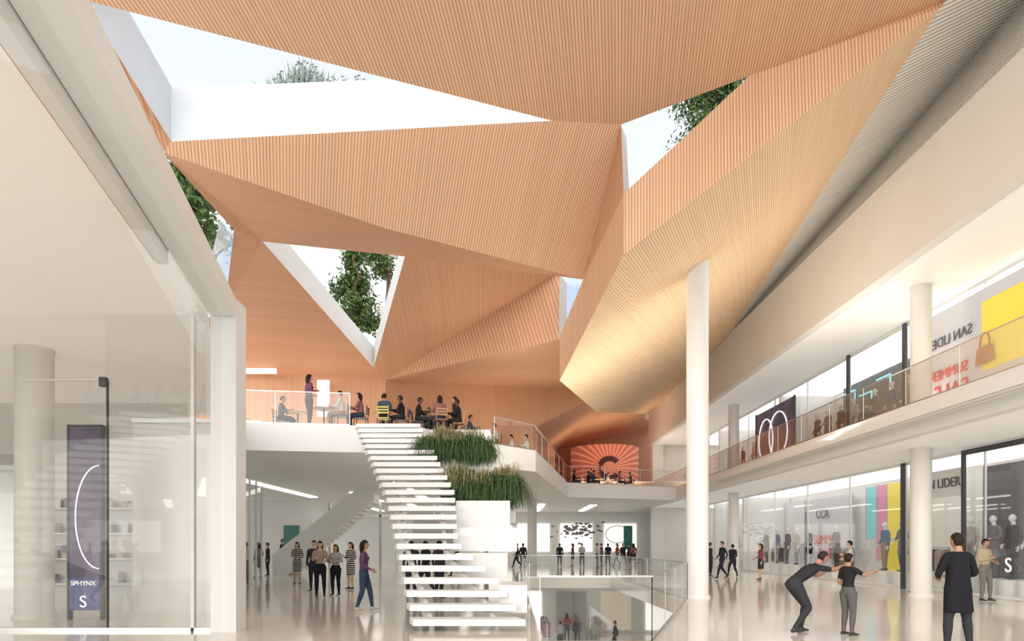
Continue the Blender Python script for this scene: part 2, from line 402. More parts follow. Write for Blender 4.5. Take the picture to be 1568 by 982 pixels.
PURP = noisy('advert_purple', (.06, .04, .085), (.15, .105, .19), .7, .4)
NEON = mat('neon_white', (1, .93, 1), .5, emit=.9)
CYAN = mat('neon_cyan', (.25, .9, 1), .5, emit=1.3)
TXTW = mat('lettering_white', (.95, .95, .95), .5, emit=.3); TXTD = mat('lettering_grey', (.12, .12, .13), .5); TXTR = mat('lettering_red', (.75, .03, .06), .5)
def ring(b, c, rx, rz, axis, m, w=.03, n=40, a0=0, a1=2*math.pi):
    pts = []
    for k in range(n+1):
        a = a0+(a1-a0)*k/n
        pts.append(Vector(c)+(Vector((0, math.cos(a)*rx, math.sin(a)*rz)) if axis == 'x' else Vector((math.cos(a)*rx, 0, math.sin(a)*rz))))
    for p, q in zip(pts, pts[1:]): b.bar(p, q, w, w, m)
b = MB(); b.box(-9.5, -8.82, 14.0, 14.12, .2, 4.15, PURP)
for x in (-9.53, -8.82): b.box(x, x+.03, 13.98, 14.14, 0, 4.18, DARK)
b.box(-9.53, -8.79, 13.98, 14.14, 4.15, 4.18, DARK)
ring(b, (-8.84, 13.97, 2.2), .5, 1.1, 'y', NEON, .018, 30, math.pi/2, 1.5*math.pi)
b.box(-9.48, -8.84, 13.985, 14, .22, .9, mat('advert_blue', (.06, .07, .22), .4, emit=.1))
o = b.obj('advertising_screen')
text('SPHYNX', (-9.16, 13.95, .78), (math.pi/2, 0, 0), .14, TXTW, o); text('S', (-9.16, 13.95, .38), (math.pi/2, 0, 0), .36, TXTW, o)

# ------------------------------------------------------------------ main stair
def lerp_tab(t, tab):
    for (a, va), (bb, vb) in zip(tab, tab[1:]):
        if t <= bb: return va+(vb-va)*(t-a)/(bb-a)
    return tab[-1][1]
XL = [(12, -1.82), (17, -3.3), (22.2, -5.4)]; XR = [(12, .25), (13.2, -.25), (14.6, -1.2), (17, -1.5), (22.2, -3.25)]
st = bpy.data.objects.new('grand_staircase', None); COL.objects.link(st)
b = MB(); N = 24
for i in range(N):
    y = 12+i*(9.9/N); z = (i+1)*5.6/N
    l0 = lerp_tab(y, XL); r0 = lerp_tab(y, XR); l1 = lerp_tab(y+.44, XL); r1 = lerp_tab(y+.44, XR)
    b.prism([(l0, y), (r0, y), (r1, y+.44), (l1, y+.44)], z-.12, z, WHITE)
b.obj('treads', parent=st)
b = MB()
for fr in (.2, .8):
    pts = []
    for i in range(N):
        y = 12.3+i*(9.9/N); z = (i+1)*5.6/N-.19; pts.append((lerp_tab(y, XL)*(1-fr)+lerp_tab(y, XR)*fr, y, z))
    for p, q in zip(pts, pts[1:]): b.bar(p, q, .08, .16, WHITE)
b.obj('stringers', parent=st)
b = MB()
for (x0, x1, y0, y1, z0, z1) in ((-.25, .3, 13.0, 14.4, .25, .8), (-1.25, -.1, 14.5, 15.8, .85, 1.42), (-1.4, .12, 15.6, 17, 1.45, 2.02), (-1.45, -.05, 16.9, 18.0, 2.05, 2.75),
                                 (-2.0, .1, 18.02, 19.6, 2.2, 2.85), (-2.75, -.6, 19.7, 21.2, 3.3, 4.2), (-3.1, -1.0, 21.25, 22.6, 4.35, 5.1), (-3.2, -.75, 22.62, 25.8, 4.3, 5.6)):
    b.box(x0, x1, y0, y1, z0, z1, WHITE)
b.obj('seating_blocks', parent=st)

# secondary stair behind
b = MB()
for i in range(22):
    x = -12.6+i*.23; z = (i+1)*.2; b.box(x, x+.25, 35, 37, max(0, z-.5), z, WHITE)
b.raw([(-12.8, 34.9, 0), (-12.0, 34.9, 0), (-7.4, 34.9, 4.0), (-7.4, 34.9, 5.3), (-12.8, 34.9, 1.1),
       (-12.8, 35.0, 0), (-12.0, 35.0, 0), (-7.4, 35.0, 4.0), (-7.4, 35.0, 5.3), (-12.8, 35.0, 1.1)],
      [[0, 1, 2, 3, 4], [9, 8, 7, 6, 5], [0, 5, 6, 1], [1, 6, 7, 2], [3, 8, 9, 4], [4, 9, 5, 0]], WHITE)
b.obj('side_staircase')
b = MB(); b.face([(-9.35, 22.6, 0), (-11.5, 30, 0), (-11.5, 30, 4.2), (-9.35, 22.6, 4.2)], GLASSB)
for t in (0, .33, .66, 1): b.box(-9.35-2.15*t-.03, -9.35-2.15*t+.03, 22.6+7.4*t-.03, 22.6+7.4*t+.03, 0, 4.3, WHITE)
b.obj('window_under_terrace')
b = MB()
PIC = mat('picture_teal', (.10, .25, .22), .5)
b.box(-20, -13.2, 43, 43.2, 0, 4.6, WHITE); b.box(-7, -3.5, 46, 46.15, 1.3, 3.4, mat('picture_grey', (.55, .55, .55), .5)); b.box(-15, -14, 42.9, 43.0, 1.6, 2.9, PIC)
for x in (-13, -9.4, -5.6, -1.8): b.box(x, x+.15, 46.2, 46.35, 0, 4.6, METAL)
b.box(-13, 0, 46.2, 46.3, 3.6, 3.75, WHITE)
b.obj('rear_shopfront')

# ------------------------------------------------------------------ vegetation
def leafmat(name, c1, c2): return noisy(name, c1, c2, 9, .6)
G1 = leafmat('foliage_dark', (.025, .06, .02), (.05, .12, .035)); G2 = leafmat('foliage_light', (.10, .19, .05), (.18, .28, .08)); TAN = leafmat('grass_plume', (.38, .32, .16), (.50, .43, .24)); BARK = mat('bark', (.16, .11, .07), .9)
G3 = leafmat('foliage_moss', (.05, .10, .03), (.10, .17, .05))
def planter(name, x0, x1, y0, y1, z, n):
    b = MB()
    b.box(x0, x1, y0, y1, z+.001, z+.1, mat('soil', (.05, .035, .02), .9))
    clumps = [(random.uniform(x0, x1), random.uniform(y0, y1), random.uniform(.7, 1.2)) for _ in range(14)]
    drops = [(random.uniform(x0, x1), random.uniform(.5, 1.2)) for _ in range(12)]
    for _ in range(n):
        r_ = random.random()
        if r_ < .5:
            dxx, cs = random.choice(drops); x = min(x1, max(x0, random.gauss(dxx, .14))); y = y0+random.uniform(.0, .4)
            az = random.uniform(-math.pi-.3, .3)
            out = random.uniform(.15, .5)*cs; h = random.uniform(.2, .62)*cs; L = h+random.uniform(-.15, .28)*cs
        else:
            cx, cy, cs = random.choice(clumps)
            x = min(x1, max(x0, random.gauss(cx, .15))); y = min(y1, max(y0, random.gauss(cy, .2)))
            az = random.uniform(0, 2*math.pi)
            out = random.uniform(.05, .42)*cs; h = random.uniform(.45, .95)*cs; L = .1
        dx = math.cos(az)*out; dy = math.sin(az)*out
        p = [Vector((x, y, z+.05)), Vector((x+dx*.3, y+dy*.3, z+h*.75)), Vector((x+dx*.7, y+dy*.7, z+h)), Vector((x+dx*1.1, y+dy*1.1, z+h-L*.5)), Vector((x+dx*1.25, y+dy*1.25, z+h-L))]
        if r_ >= .5: p = p[:3]+[Vector((x+dx*1.3, y+dy*1.3, z+h-.05))]
        wv = Vector((-math.sin(az), math.cos(az), 0))*random.uniform(.008, .017)
        m = random.choice((G1, G1, G3)) if r_ < .5 else random.choice((TAN, TAN, TAN, G3))
        vs = []
        for i, q in enumerate(p):
            k = 1-.75*i/len(p); vs += [q-wv*k, q+wv*k]
        b.raw(vs, [[2*i, 2*i+1, 2*i+3, 2*i+2] for i in range(len(p)-1)], m)
    return b.obj(name)
planter('planter_with_grasses', -1.95, .05, 18.04, 19.4, 2.86, 6000)
planter('planter_with_grasses', -2.7, -.7, 19.72, 21.1, 4.21, 5600)
def tree(x, y, z, h, sp, n, lo=.25, cone=False, name='roof_tree'):
    b = MB()
    b.box(-.4, .4, -.4, .4, -.3, .0, WHITE)
    tk = [Vector((random.uniform(-.06, .06)*i, random.uniform(-.06, .06)*i, h*i/6)) for i in range(7)]
    b.loft(tk, [.11-.014*i for i in range(7)], BARK, n=8)
    tips = []
    for k in range(34):
        t = random.uniform(lo, .97); p = tk[0].lerp(tk[-1], t); a = random.uniform(0, 6.28)
        r = sp*((1.05-t)*1.1 if cone else math.sin(math.pi*min(1, (t-lo)/(1-lo)*.8+.2)))*random.uniform(.6, 1)
        q = p+Vector((math.cos(a)*r, math.sin(a)*r, random.uniform(-.1, .4)*sp*.5))
        b.loft([p, (p+q)/2+Vector((0, 0, .08)), q], [.03, .02, .008], BARK, n=5)
        tips.append((p, q))
    for _ in range(n):
        p, q = random.choice(tips); c0 = p.lerp(q, random.uniform(.3, 1.1))+Vector([random.gauss(0, .15*sp**.5) for _ in range(3)])
        u = Vector([random.gauss(0, 1) for _ in range(3)]).normalized(); v = u.orthogonal().normalized(); s = random.uniform(.06, .13)
        b.raw([c0-u*s, c0+v*s*.45, c0+u*s, c0-v*s*.45], [[0, 1, 2, 3]], random.choice((G1, G2, G2)))
    return b.obj(name, loc=(x, y, z))
tree(-6.15, 25.2, 9.5, 3.7, 1.25, 4600, .0, True)
tree(-5.4, 28.2, 11.8, 4.2, 1.3, 2200, .35)
tree(7.4, 23, 12.0, 6.4, 2.6, 9500, .3)
tree(-11.2, 22.5, 10.2, 5.0, 1.8, 6000, .1)
tree(-9.5, 19.5, 10.3, 3.0, .9, 2600, .1)
def shrubs(x0, x1, y, z, n):
    b = MB(); GR = leafmat('foliage_greyed', (.12, .16, .15), (.3, .36, .33))
    b.box(x0-.2, x1+.2, y-.3, y+.5, z-.4, z, WHITE)
    for _ in range(n):
        x = x0+(x1-x0)*random.random(); f = .35+.65*math.exp(-((x-x0-1.0)/.75)**2)+.25*math.exp(-((x-x0-2.4)/.4)**2)
        hh = random.uniform(.2, 1.0)*f*1.5; dx = random.gauss(0, .22)
        s = random.uniform(.01, .03); yy = y+random.uniform(-.2, .4)
        b.raw([(x-s, yy, z), (x+s, yy, z), (x+dx*.6+s, yy, z+hh*.7), (x+dx*.6-s, yy, z+hh*.7), (x+dx, yy, z+hh)], [[0, 1, 2, 3], [3, 2, 4]], GR)
        for _k in range(2):
            c0 = Vector((x+dx*random.random(), yy, z+hh*random.uniform(.3, 1))); r = .05
            b.raw([c0+Vector((-r, 0, 0)), c0+Vector((0, .02, -r*.5)), c0+Vector((r, 0, .02)), c0+Vector((0, 0, r*.6))], [[0, 1, 2, 3]], GR)
    b.obj('roof_shrubs')
shrubs(-6.4, -3.0, 17, 12.9, 1000)

# ------------------------------------------------------------------ people
def cmat(c, rough=.8): return mat('cloth_%02x%02x%02x' % tuple(int(min(1, q)*255) for q in c), c, rough, spec=.2)
def stripes(name, c1, c2, f=18):
    if name in _m: return _m[name]
    m = mat(name, c1, .8); nt = m.node_tree; L = nt.links.new
    t = nt.nodes.new('ShaderNodeTexCoord'); s = nt.nodes.new('ShaderNodeSeparateXYZ'); L(t.outputs['Object'], s.inputs[0])
    a = nt.nodes.new('ShaderNodeMath'); a.operation = 'MULTIPLY'; a.inputs[1].default_value = f; L(s.outputs[2], a.inputs[0])
    fr = nt.nodes.new('ShaderNodeMath'); fr.operation = 'FRACT'; L(a.outputs[0], fr.inputs[0])
    g = nt.nodes.new('ShaderNodeMath'); g.operation = 'GREATER_THAN'; g.inputs[1].default_value = .6; L(fr.outputs[0], g.inputs[0])
    mx = nt.nodes.new('ShaderNodeMix'); mx.data_type = 'RGBA'; mx.inputs[6].default_value = (*c1, 1); mx.inputs[7].default_value = (*c2, 1)
    L(g.outputs[0], mx.inputs[0]); L(mx.outputs[2], nt.nodes['Principled BSDF'].inputs['Base Color'])
    return m
SKINS = [mat('skin_light', (.62, .38, .27), .5), mat('skin_tan', (.42, .23, .14), .5), mat('skin_dark', (.16, .08, .05), .5)]
EYE = mat('eye_white', (.8, .8, .78), .3); PUP = mat('eye_iris', (.03, .02, .015), .3); LIP = mat('lips', (.4, .14, .12), .5)
BASE = dict(pel=(0, 0, .95), wst=(0, 0, 1.09), chs=(0, .005, 1.28), nek=(0, -.01, 1.46), hed=(0, .02, 1.615),
            shL=(-.18, 0, 1.395), elL=(-.235, -.03, 1.12), wrL=(-.24, .04, .88), shR=(.18, 0, 1.395), elR=(.235, -.03, 1.12), wrR=(.24, .04, .88),
            hpL=(-.09, 0, .92), knL=(-.105, .02, .50), anL=(-.11, -.02, .085), hpR=(.09, 0, .92), knR=(.105, .02, .50), anR=(.11, -.02, .085))
POSES = dict(
 stand={}, mann=dict(anL=(-.13, .06, .085), knL=(-.12, .06, .5), elR=(.3, -.06, 1.14), wrR=(.26, .08, .93)),
 walk=dict(knL=(-.1, .20, .52), anL=(-.1, .30, .10), knR=(.1, -.02, .50), anR=(.1, -.30, .16), elL=(-.23, -.12, 1.13), wrL=(-.22, -.06, .90), elR=(.23, .02, 1.12), wrR=(.2, .2, .94)),
 phone=dict(elR=(.22, -.01, 1.13), wrR=(.10, .22, 1.20), elL=(-.23, -.01, 1.13), wrL=(-.12, .2, 1.08), knL=(-.12, .06, .5), anL=(-.13, .05, .085)),
 bag=dict(elR=(.23, -.02, 1.13), wrR=(.20, .18, 1.02), knL=(-.11, .08, .5), anL=(-.12, .08, .085)),
 stride=dict(elR=(.23, -.02, 1.13), wrR=(.20, .18, 1.02), knL=(-.1, .14, .52), anL=(-.1, .20, .09), knR=(.1, -.03, .50), anR=(.1, -.16, .10)),
 crossed=dict(elL=(-.25, .06, 1.15), wrL=(.02, .2, 1.17), elR=(.25, .06, 1.14), wrR=(-.02, .22, 1.12)),
 coat=dict(elL=(-.30, .02, 1.14), wrL=(-.14, .2, 1.08), elR=(.30, .02, 1.14), wrR=(.14, .22, 1.10), anL=(-.16, .02, .085), knL=(-.14, .02, .5), anR=(.15, -.05, .085), knR=(.14, 0, .5)),
 point=dict(elR=(.22, .2, 1.28), wrR=(.2, .44, 1.33), elL=(-.23, -.02, 1.12), wrL=(-.16, .14, .98)),
 sit=dict(pel=(0, 0, .56), wst=(0, .01, .70), chs=(0, .03, .89), nek=(0, .04, 1.07), hed=(0, .08, 1.225), shL=(-.18, .04, 1.005), shR=(.18, .04, 1.005),
          elL=(-.24, .14, .76), wrL=(-.12, .36, .81), elR=(.24, .14, .76), wrR=(.12, .36, .81), hpL=(-.09, .03, .55), hpR=(.09, .03, .55),
          knL=(-.12, .44, .53), knR=(.12, .44, .53), anL=(-.12, .42, .085), anR=(.13, .36, .085)),
 bend=dict(pel=(0, -.25, .90), wst=(0, -.14, 1.0), chs=(0, .05, 1.13), nek=(0, .22, 1.25), hed=(0, .34, 1.375), shL=(-.18, .17, 1.19), shR=(.18, .17, 1.19),
           elL=(-.2, .33, 1.02), wrL=(-.13, .50, 1.12), elR=(.16, .44, 1.15), wrR=(.10, .68, 1.22), hpL=(-.09, -.23, .87), hpR=(.09, -.23, .87),
           knL=(-.13, .06, .5), anL=(-.13, -.02, .085), knR=(.12, -.02, .47), anR=(.12, -.30, .10)),
)
MC = {}
def human(key, pose='stand', top=(.1, .1, .1), legs=(.05, .05, .07), shoe=(.05, .05, .05), skin=0, hair=(.02, .015, .01), kind='trousers', long=False, fem=False, voxel=.024, look=0, mannequin=False):
    if key in MC: return MC[key]
    J = dict(BASE); J.update(POSES[pose]); J = {k: Vector(v) for k, v in J.items()}
    T = top if isinstance(top, bpy.types.Material) else cmat(top); Lg = cmat(legs); Sh = cmat(shoe, .4); Sk = SKINS[skin]; Hr = cmat(hair, .6)
    if mannequin: Sk = mat('mannequin_shell', (.75, .74, .72), .35); Hr = Sk
    B = MB(); fw = .90 if fem else 1.0
    mid = (J['shL']+J['shR'])/2; sv = J['shR']-J['shL']
    for s in 'LR':
        J['sh'+s] = mid+(J['sh'+s]-mid)*fw
    dn = (J['pel']-J['wst']).normalized()
    wr = .115 if fem else .138
    B.cur = 'body'
    B.loft([J['pel']+dn*.09, J['pel']+dn*.02, (J['pel']+J['wst'])/2], [(.135, .10), (.166, .115), (.153, .108)], Lg, n=20)
    tp = mid.lerp(J['nek'], .45)
    B.loft([(J['pel']+J['wst'])/2, J['wst'], J['chs'], mid-(J['nek']-J['chs'])*.05, tp], [(.153*fw, .108), (wr, .098), (.165*fw, .116), (.155*fw, .092), (.08, .066)], T, side=sv, n=20)
    B.cur = 'neck'
    B.loft([J['nek']+(J['nek']-J['hed'])*.25, J['hed']+(J['nek']-J['hed'])*.25], [.056, .05], Sk, n=12)
    for s in 'LR':
        a, e, wv = J['sh'+s], J['el'+s], J['wr'+s]
        k = 1.1 if kind == 'coat' else 1.0
        B.cur = 'body'
        B.loft([tp, tp.lerp(a, .55)+Vector((0, 0, .004)), a], [.052, .052, .054*k], T, side=(0, 1, 0), n=12)
        B.cur = 'arm'+s
        B.loft([a, a.lerp(e, .25), a.lerp(e, .6), e], [.055*k, .057*k, .05*k, .043*k], T, side=(0, 1, 0), n=12, cap=.8)
        B.cur = 'fore'
        B.loft([e, e.lerp(wv, .3), wv], [.043*k, .041*k, .028*k], T if kind != 'tee' else Sk, n=12)
        h, kn, an = J['hp'+s], J['kn'+s], J['an'+s]
        k = 1.0 if kind in ('dress', 'skirt') else 1.12
        B.cur = 'body'
        B.loft([h, h.lerp(kn, .35), kn], [.097*k*(1.03 if fem else 1), .085*k, .058*k], Lg, n=14)
        B.loft([kn, kn.lerp(an, .3), kn.lerp(an, .75), an], [.057*k, .058*k, .042*k, .036*k], Lg, n=12)
        heel = an+Vector((0, -.055, -.04)); toe = an+Vector((.012 if s == 'R' else -.012, .165, -.052))
        if an.z > .12: toe.z = .03
        B.cur = 'shoe'
        B.loft([heel, an+Vector((0, .03, -.03)), toe+Vector((0, -.06, .005)), toe], [(.034, .038), (.04, .042), (.044, .026), (.034, .018)], Sh, n=12)
    B.cur = 'body'; hem = 9
    if kind == 'coat':
        hem = J['pel'].z-.37
        B.loft([J['wst']+Vector((0, 0, .12)), J['wst'], J['pel'], J['pel']+Vector((0, 0, -.18)), J['pel']+Vector((0, -.01, -.36))], [(.175, .125), (.17, .122), (.19, .138), (.20, .145), (.212, .15)], T, n=24, cap=.1)
    if kind in ('skirt', 'dress'):
        hem = J['pel'].z-.43
        B.loft([J['wst'], J['pel'], J['pel']+Vector((0, 0, -.2)), J['pel']+Vector((0, 0, -.42))], [(.12, .1), (.17, .125), (.175, .13), (.17, .13)], Lg, n=24, cap=.1)
    if fem and not mannequin:
        for s in (-1, 1): B.ell(J['chs']+Vector((s*.065, .085, .015)), (.055, .05, .055), T, 10, 6)
    src = B.mesh('tmp')
    ob = bpy.data.objects.new('tmp', src); COL.objects.link(ob)
    r = ob.modifiers.new('r', 'REMESH'); r.mode = 'VOXEL'; r.voxel_size = voxel; r.use_smooth_shade = True
    sm = ob.modifiers.new('s', 'SMOOTH'); sm.factor = .5; sm.iterations = 3
    bpy.context.view_layer.update(); dg = bpy.context.evaluated_depsgraph_get()
    ev = ob.evaluated_get(dg); body = bpy.data.meshes.new_from_object(ev, depsgraph=dg)
    bpy.data.objects.remove(ob)
    cents = []
    for fi, f in enumerate(B.f):
        cc = Vector((0, 0, 0))
        for a in f: cc += B.v[a]
        cents.append((cc/len(f), fi))
        for a in f: cents.append((B.v[a], fi))
    kd = kdtree.KDTree(len(cents))
    for i, (p, _) in enumerate(cents): kd.insert(p, i)
    kd.balance()
    O = MB(); O.mats = list(B.mats)
    O.v = [v.co.copy() for v in body.vertices]
    W = J['pel'].lerp(J['wst'], .55); up = -dn; nx = (J['hed']-J['nek']).normalized()
    iT, iL, iS, iSh = O.mi(T), O.mi(Lg), O.mi(Sk), O.mi(Sh)
    for p in body.polygons:
        O.f.append(list(p.vertices)); q = p.center; _, i, _ = kd.find(q); fi = cents[i][1]; gname = B.g[fi]; k = B.m[fi]
        if gname in ('body', 'neck'):
            hgt = (q-tp).dot(nx); rad = ((q-tp)-nx*hgt).length
            if hgt > .03 and rad < .085: k = iS
            elif (q-W).dot(up) > 0 or gname == 'neck': k = iT
            elif kind == 'coat': k = iT if q.z > hem else iL
            elif kind == 'dress': k = iT if q.z > hem else iS
            elif kind == 'skirt': k = iL if q.z > hem else iS
            else: k = iL
        if gname in ('body', 'shoe'):
            an = J['anL'] if q.x < 0 else J['anR']
            if (q-an).length < .25 and q.z < an.z+.012: k = iSh
            elif gname == 'shoe': k = iS if kind in ('dress', 'skirt') else iL
        if gname in ('armL', 'armR') and kind == 'tee':
            a, e = J['sh'+gname[-1]], J['el'+gname[-1]]
            k = iS if (q-a.lerp(e, .72)).dot(e-a) > 0 else iT
        O.m.append(k)
    # head
    nseg, nr = (32, 22) if voxel < .02 else (20, 14)
    ct = Vector(J['hed']); Rl = Matrix.Rotation(look, 3, 'Z')
    tilt = Matrix.Rotation(-.2, 3, 'X') if pose == 'bend' else Matrix.Identity(3)
    def hp(v): return ct+Rl @ (tilt @ v)
    def g(x, s): return math.exp(-(x/s)**2)
    hv = []; hm = []
    for i in range(nr+1):
        ph = math.pi*i/nr
        for k in range(nseg):
            th = 2*math.pi*k/nseg; d = Vector((math.sin(ph)*math.cos(th), math.sin(ph)*math.sin(th), math.cos(ph)))
            p = Vector((d.x*.074, d.y*.095, d.z*.113))
            if p.z < 0:
                t = -p.z/.113; p.x *= 1-.30*t*t; p.y = p.y*(1-.22*t)+.012*t
                if d.y < 0: p.y *= 1-.25*t
            front = max(0, d.y)
            p.y += front*(.024*g(p.x, .012)*g(p.z+.012, .018)+.010*g(p.x, .010)*g(p.z-.01, .02)-.009*g(abs(p.x)-.03, .014)*g(p.z-.008, .012)+.006*g(p.x, .022)*g(p.z+.05, .010)+.006*g(p.x, .02)*g(p.z+.095, .018))
            ish = (p.z > .066-.02*abs(d.x)) or (d.y < .15 and p.z > -.015) or (d.y < -.35 and p.z > -.07)
            if mannequin: ish = False
            if ish: p += d*.011
            hv.append(p); hm.append(1 if ish else 0)
    base = len(O.v); O.v += [hp(p) for p in hv]
    im = [O.mi(Sk), O.mi(Hr), O.mi(LIP)]
    for i in range(nr):
        for k in range(nseg):
            q = [i*nseg+k, (i+1)*nseg+k, (i+1)*nseg+(k+1) % nseg, i*nseg+(k+1) % nseg]
            cp = sum((hv[a] for a in q), Vector())/4
            mm = 1 if sum(hm[a] for a in q) >= 2 else 0
            if not mannequin and abs(cp.z+.052) < .006 and abs(cp.x) < .024 and cp.y > 0: mm = 2
            O.f.append([a+base for a in q]); O.m.append(im[mm])
    for s in (-1, 1):
        O.ell(hp(Vector((s*.077, -.005, 0))), (.010, .017, .029), Sk, 8, 6)
        if not mannequin:
            O.ell(hp(Vector((s*.029, .080, .008))), (.012, .008, .008), EYE, 8, 6)
            O.ell(hp(Vector((s*.029, .0872, .008))), (.0055, .003, .0055), PUP, 6, 4)
            O.loft([hp(Vector((s*.016, .092, .027))), hp(Vector((s*.044, .082, .026)))], [.003, .002], Hr, n=5)
    if long:
        O.loft([hp(Vector((0, -.05, .06))), hp(Vector((0, -.08, -.02))), hp(Vector((0, -.08, -.14))), hp(Vector((0, -.07, -.24)))], [(.07, .05), (.09, .05), (.088, .04), (.055, .018)], Hr, n=14)
        for s in (-1, 1): O.loft([hp(Vector((s*.055, -.01, .06))), hp(Vector((s*.078, -.02, -.02))), hp(Vector((s*.078, -.03, -.13)))], [.024, .022, .012], Hr, n=8)
    elif fem:
        O.ell(hp(Vector((0, -.1, .06))), (.038, .035, .038), Hr, 12, 8)
    # hands
    for s in 'LR':
        e, wv = J['el'+s], J['wr'+s]; d = (wv-e).normalized(); y = Vector((0, 1, 0)) if abs(d.y) < .75 else Vector((0, 0, 1))
        ac = (y-d*y.dot(d)).normalized(); nm = d.cross(ac)
        inn = Vector((-wv.x, 0, 0)) if abs(d.z) > .7 else Vector((0, 0, -1))
        if nm.dot(inn) < 0: nm = -nm
        O.loft([wv-d*.02, wv+d*.01, wv+d*.05, wv+d*.09], [(.024, .02), (.028, .017), (.04, .014), (.038, .012)], Sk, side=ac, n=10)
        Ls = (.062, .072, .068, .054)
        for j in range(4):
            st0 = wv+d*.086+ac*(.028-.0187*j); l = Ls[j]; cu = .25+.12*j
            k1 = st0+(d+nm*cu*.4).normalized()*l*.45; k2 = k1+(d+nm*cu*1.3).normalized()*l*.32; k3 = k2+(d+nm*cu*2.4).normalized()*l*.28
            if pose in ('point', 'bend') and s == 'R':
                if j == 0: k1 = st0+d*l*.45; k2 = st0+d*l*.8; k3 = st0+d*l*1.1
                else: k1 = st0+(d+nm*.6).normalized()*l*.45; k2 = k1+(nm-d*.2).normalized()*l*.35; k3 = k2+(-d+nm*.1).normalized()*l*.3
            O.loft([st0-d*.01, k1, k2, k3], [.0092, .0088, .008, .0062], Sk, n=6)
        t0 = wv+d*.03+ac*.026; O.loft([t0, t0+(d*.6+ac*.8+nm*.2).normalized()*.035, t0+(d*.6+ac*.8+nm*.2).normalized()*.035+(d+ac*.25+nm*.4).normalized()*.032], [.0125, .0105, .008], Sk, n=6)
    me = O.mesh(key, True); MC[key] = me
    return me
def at(x, d): return (x-784)/1000*d
D = math.radians
me = human('man_coat', 'coat', top=(.014, .014, .018), legs=(.035, .035, .04), kind='coat', voxel=.014, skin=1)
addobj('man_in_black_coat', me, (at(1467, 9.7), 9.7, 0), D(8), 1.80/1.75)
me = human('man_bend', 'bend', top=(.03, .03, .035), legs=(.04, .04, .045), kind='tee', voxel=.014, skin=1, hair=(.03, .02, .015))
addobj('man_bending_and_pointing', me, (at(1234, 11.9), 11.9, 0), D(-82), 1.0)
me = human('girl_point', 'point', top=(.02, .02, .022), legs=(.12, .11, .11), kind='tee', voxel=.014, fem=True, skin=1)
addobj('girl_pointing', me, (at(1299, 11.55), 11.55, 0), D(-72), 1.47/1.75)
me = human('woman_walk', 'stride', top=(.13, .06, .12), legs=(.04, .06, .11), shoe=(.5, .45, .4), voxel=.016, fem=True, long=True, skin=1)
addobj('woman_in_jeans', me, (at(557, 15.8), 15.8, 0), D(-80), 1.74/1.75)
me = human('woman_a', 'phone', top=(.35, .27, .2), legs=(.012, .012, .015), voxel=.02, fem=True, long=True)
addobj('woman_in_black_trousers', me, (at(490, 20.3), 20.3, 0), D(-165), 1.0)
me = human('woman_b', 'crossed', top=(.35, .33, .32), legs=(.012, .012, .015), voxel=.02, fem=True, long=True, skin=1)
addobj('woman_in_black_trousers', me, (at(514, 20.6), 20.6, 0), D(170), .94)
ST = stripes('striped_knit', (.03, .03, .03), (.65, .6, .55), 13)
me = human('woman_c', 'phone', top=ST, legs=(.03, .03, .03), kind='dress', fem=True, long=True, voxel=.022)
addobj('woman_in_striped_dress', me, (at(455, 26.5), 26.5, 0), D(180), 1.0)
addobj('woman_in_striped_dress', me, (at(537, 23.6), 23.6, 0), D(150), .99)
man_dark = human('man_d', 'stand', top=(.04, .035, .04), legs=(.03, .03, .04))
addobj('man_standing', man_dark, (at(481, 22.5), 22.5, 0), D(180), 1.02)
me_suit = human('man_suit', 'walk', top=(.02, .022, .03), legs=(.03, .03, .04))
me_red = human('woman_red', 'walk', top=(.45, .06, .05), legs=(.12, .13, .16), fem=True, long=True)
me_beige = human('man_beige', 'phone', top=(.45, .38, .26), legs=(.18, .17, .15), voxel=.02, skin=1)
me_wht = human('man_white', 'phone', top=(.6, .58, .56), legs=(.08, .09, .13))
me_skirt = human('woman_skirt', 'bag', top=(.25, .08, .09), legs=(.04, .04, .05), kind='skirt', fem=True, long=True)
addobj('man_in_suit', me_suit, (at(1106, 31), 31, 0), D(100), 1.03)
addobj('man_in_suit', me_suit, (at(1122, 33), 33, 0), D(10), .95)
addobj('man_standing', man_dark, (at(1087, 33), 33, 0), D(-80), 1.0)
addobj('woman_walking', me_skirt, (at(1165, 30), 30, 0), D(90), .97)
addobj('man_with_phone', me_wht, (at(1302, 24), 24, 0), D(60), 1.02)
addobj('woman_in_red_jacket', me_red, (at(1411, 21.8), 21.8, 0), D(80), .97)
addobj('man_with_backpack', me_beige, (at(1508, 18.6), 18.6, 0), D(200), 1.03)
for x, d, m_, r_, nm_ in ((857, 49, man_dark, 0, 'man_standing'), (877, 50, me_skirt, 90, 'woman_walking'), (891, 48, me_wht, 180, 'man_with_phone'), (921, 50, man_dark, 90, 'man_standing'),
                     (931, 48, me_suit, 0, 'man_in_suit'), (954, 47, me_suit, 200, 'man_in_suit'), (964, 49, man_dark, 40, 'man_standing'), (945, 50, me_red, 100, 'woman_walking'), (970, 46, me_skirt, 0, 'woman_walking'), (914, 46, me_wht, -90, 'man_with_phone'),
                     (801, 44, man_dark, 0, 'man_standing'), (792, 46, me_suit, 90, 'man_in_suit'), (630, 19.6, man_dark, 20, 'man_standing'), (652, 20.5, me_suit, 60, 'man_in_suit'), (672, 19.5, man_dark, -40, 'man_standing'),
                     (700, 33, me_suit, 80, 'man_in_suit'), (745, 36, me_skirt, 80, 'woman_walking'), (377, 26, me_wht, 90, 'man_with_phone'), (396, 31.5, me_skirt, 60, 'woman_walking'), (410, 34, man_dark, 120, 'man_standing')):
    addobj(nm_, m_, (at(x, d), d, 0), D(r_), 1.0)
addobj('man_on_staircase', man_dark, (at(432, 35.8), 35.8, .2), D(-90), 1.0)
